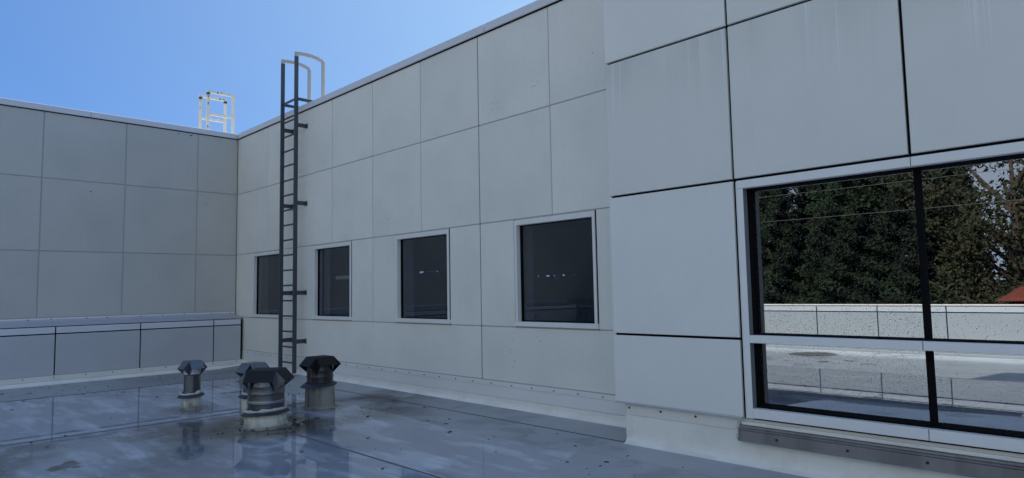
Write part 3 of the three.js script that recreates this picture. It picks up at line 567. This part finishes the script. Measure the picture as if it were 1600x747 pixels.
// ---------------------------------------------------------------- what the windows mirror: ground, trees and a house behind the camera
{
  const g = new THREE.PlaneGeometry(1600, 1600); g.rotateX(-Math.PI / 2); g.translate(0, -4.5, 0);
  structure('ground', g, std(lin(0.09, 0.1, 0.06), 0.95));
  const barkM = std(lin(0.06, 0.045, 0.035), 0.95);
  function leafCloud(seed, n, place, size, mats) {
    const D = rng(seed), P = [], N = [], C = [];
    for (let k = 0; k < n; k++) {
      const [p, tone] = place(D), s = size * (0.6 + 0.8 * D());
      const u = new THREE.Vector3(D() - 0.5, D() - 0.5, D() - 0.5).normalize(), w = new THREE.Vector3(D() - 0.5, D() - 0.5, D() - 0.5).cross(u).normalize();
      const n3 = u.clone().cross(w), a = p.clone().addScaledVector(u, s), b = p.clone().addScaledVector(w, s * 0.45), c = p.clone().addScaledVector(u, -s), d = p.clone().addScaledVector(w, -s * 0.45);
      for (const v of [a, b, c, a, c, d]) { P.push(v.x, v.y, v.z); N.push(n3.x, n3.y, n3.z); C.push(tone, tone, tone); }
    }
    const g = new THREE.BufferGeometry(); g.setAttribute('position', new THREE.Float32BufferAttribute(P, 3)); g.setAttribute('normal', new THREE.Float32BufferAttribute(N, 3)); g.setAttribute('color', new THREE.Float32BufferAttribute(C, 3)); return g;
  }
  const needle = std(lin(0.014, 0.028, 0.012), 1, { vertexColors: true, side: THREE.DoubleSide }), leafM = std(lin(0.032, 0.037, 0.014), 0.95, { vertexColors: true, side: THREE.DoubleSide });
  const H = 17;
  const con = thing('evergreen_tree', 'tall dense dark evergreen behind the far parapet', 'tree', [3, -4.5, 33], 0, 'dark evergreens mirrored in the large window');
  part('trunk', cyl(0.06, 0.28, H * 0.98, 8).translate(0, H * 0.49, 0), barkM, con);
  part('crown', leafCloud(21, 60000, (D) => {
    const t = Math.pow(D(), 0.75), y = 0.6 + (1 - t) * (H - 0.6), a = D() * 6.28, lobe = 0.75 + 0.35 * Math.sin(a * 5 + y * 2.1) * Math.sin(y * 3.7), r = (0.2 + 2.9 * Math.pow(t, 0.7)) * lobe * Math.sqrt(0.25 + 0.75 * D());
    return [new THREE.Vector3(r * Math.cos(a), y - 0.12 * r, r * Math.sin(a)), (0.35 + 1.1 * vnoise(r * Math.cos(a) * 1.6 + 50, y * 1.6, 5) * vnoise(r * Math.sin(a) * 1.6 + 50, y * 1.6, 6) * 2) * (0.7 + 0.6 * D())];
  }, 0.1), needle, con);
  let k = 0;
  for (const [x, z, s, r] of [[-1.5, 35, 0.95, 1], [0.6, 38, 1.1, 2], [5.6, 34, 1.05, 3.3], [7.6, 36, 0.95, 4.4], [10.4, 37, 0.58, 0.9], [-0.6, 41, 1.25, 5.5], [13.2, 38, 0.72, 2.9], [2.2, 40, 1.15, 3.9], [-5, 34, 1, 5], [-9, 37, 1.1, 2.2], [-13, 35, 1, 1.5]]) {
    const c = con.clone(); c.name = numbered('evergreen_tree'); c.userData = { ...con.userData, label: ['dark evergreen close to the left wall end, behind the far parapet', 'taller dark evergreen set back behind the far parapet', 'dark evergreen opposite the window mullion, behind the far parapet', 'dark evergreen behind the far parapet, just left of the open tree', 'short dark evergreen behind the open broadleaf tree', 'tall dark evergreen in the gap of the row, set well back', 'short dark evergreen rising behind the red house', 'tallest dark evergreen, furthest back of the row', 'dark evergreen standing clear of the row, out beyond the left wall', 'dark evergreen far beyond the left wall, second from the end', 'last dark evergreen far beyond the left wall'][k] }; c.position.set(x, -4.5, z); c.scale.setScalar(s); c.rotation.y = r; scene.add(c); k++;
  }
  const bt = thing('broadleaf_tree', 'open broadleaf tree with sky showing through its crown, mirrored in the window', 'tree', [11.6, -4.5, 27]);
  const limbs = [], D = rng(63), tips = [];
  limbs.push(cyl(0.16, 0.3, 5, 8).translate(0, 2.5, 0));
  for (let j = 0; j < 24; j++) {
    const a = D() * 6.28, y0 = 3.4 + D() * 5, l = 2.5 + 2.8 * D(), up = 0.45 + 0.7 * D(), d = new THREE.Vector3(Math.cos(a), up, Math.sin(a)).normalize(), q = new THREE.Quaternion().setFromUnitVectors(new THREE.Vector3(0, 1, 0), d);
    const base = new THREE.Vector3(0, y0, 0); limbs.push(cyl(0.03, 0.1, l, 6).translate(0, l / 2, 0).applyQuaternion(q).translate(base.x, base.y, base.z));
    for (let i = 0; i < 6; i++) tips.push(base.clone().addScaledVector(d, l * (0.4 + 0.65 * D())).add(new THREE.Vector3(D() - 0.5, D() - 0.5, D() - 0.5).multiplyScalar(1.6)));
  }
  limbs.push(cyl(0.04, 0.16, 5, 6).translate(0, 7.4, 0));
  part('trunk', limbs, barkM, bt);
  part('crown', leafCloud(77, 13000, (Q) => { const tp = tips[Math.floor(Q() * tips.length)]; return [tp.clone().add(new THREE.Vector3(Q() + Q() - 1, (Q() + Q() - 1) * 0.7, Q() + Q() - 1).multiplyScalar(0.75)), 0.6 + 0.8 * Q()]; }, 0.09), leafM, bt);
  bt.scale.setScalar(1.18);
  const b2 = bt.clone(); b2.name = numbered('broadleaf_tree'); b2.position.set(15.8, -4.5, 30); b2.rotation.y = 2; b2.userData = { ...bt.userData, label: 'open broadleaf tree further right and behind the first, above the red house' }; scene.add(b2);
  const house = thing('house', 'low house with a red roof and walls beyond the far parapet', 'house', [15.2, -4.5, 24]);
  const red = std(lin(0.2, 0.045, 0.026), 0.8);
  part('wall', bx(-3.2, 5, 0, 5.6, -2.5, 2.5), red, house);
  part('roof', quads([[[5.3, 5.5, -2.9], [-3.5, 5.5, -2.9], [-3.2, 5.95, 0], [5, 5.95, 0]], [[-3.5, 5.5, 2.9], [5.3, 5.5, 2.9], [5, 5.95, 0], [-3.2, 5.95, 0]], [[-3.5, 5.5, -2.9], [-3.5, 5.5, 2.9], [-3.2, 5.95, 0], [-3.5, 5.5, -2.9]], [[5.3, 5.5, 2.9], [5.3, 5.5, -2.9], [5, 5.95, 0], [5.3, 5.5, 2.9]]]), red, house);
  part('window', bx(-1.4, -0.5, 4.7, 5.3, -2.56, -2.4), M.frame, house);
  for (const [y, z] of [[5.6, 21], [5.3, 21.2], [4.2, 20.6]]) {
    const pts = []; for (let i = 0; i <= 20; i++) { const q = i / 20; pts.push(new THREE.Vector3(-30 + 80 * q, y + 1.2 * Math.pow(2 * q - 1, 2), z)); }
    tag(part(numbered('power_line'), new THREE.TubeGeometry(new THREE.CatmullRomCurve3(pts), 40, 0.008, 5), std(lin(0.12, 0.12, 0.12), 0.6), scene), y > 5.5 ? 'topmost thin overhead cable in front of the trees' : y > 5 ? 'middle thin overhead cable in front of the trees' : 'lowest thin overhead cable in front of the trees', 'cable', 'overhead cables beyond the parapet');
  }
}

renderer.render(scene, camera);
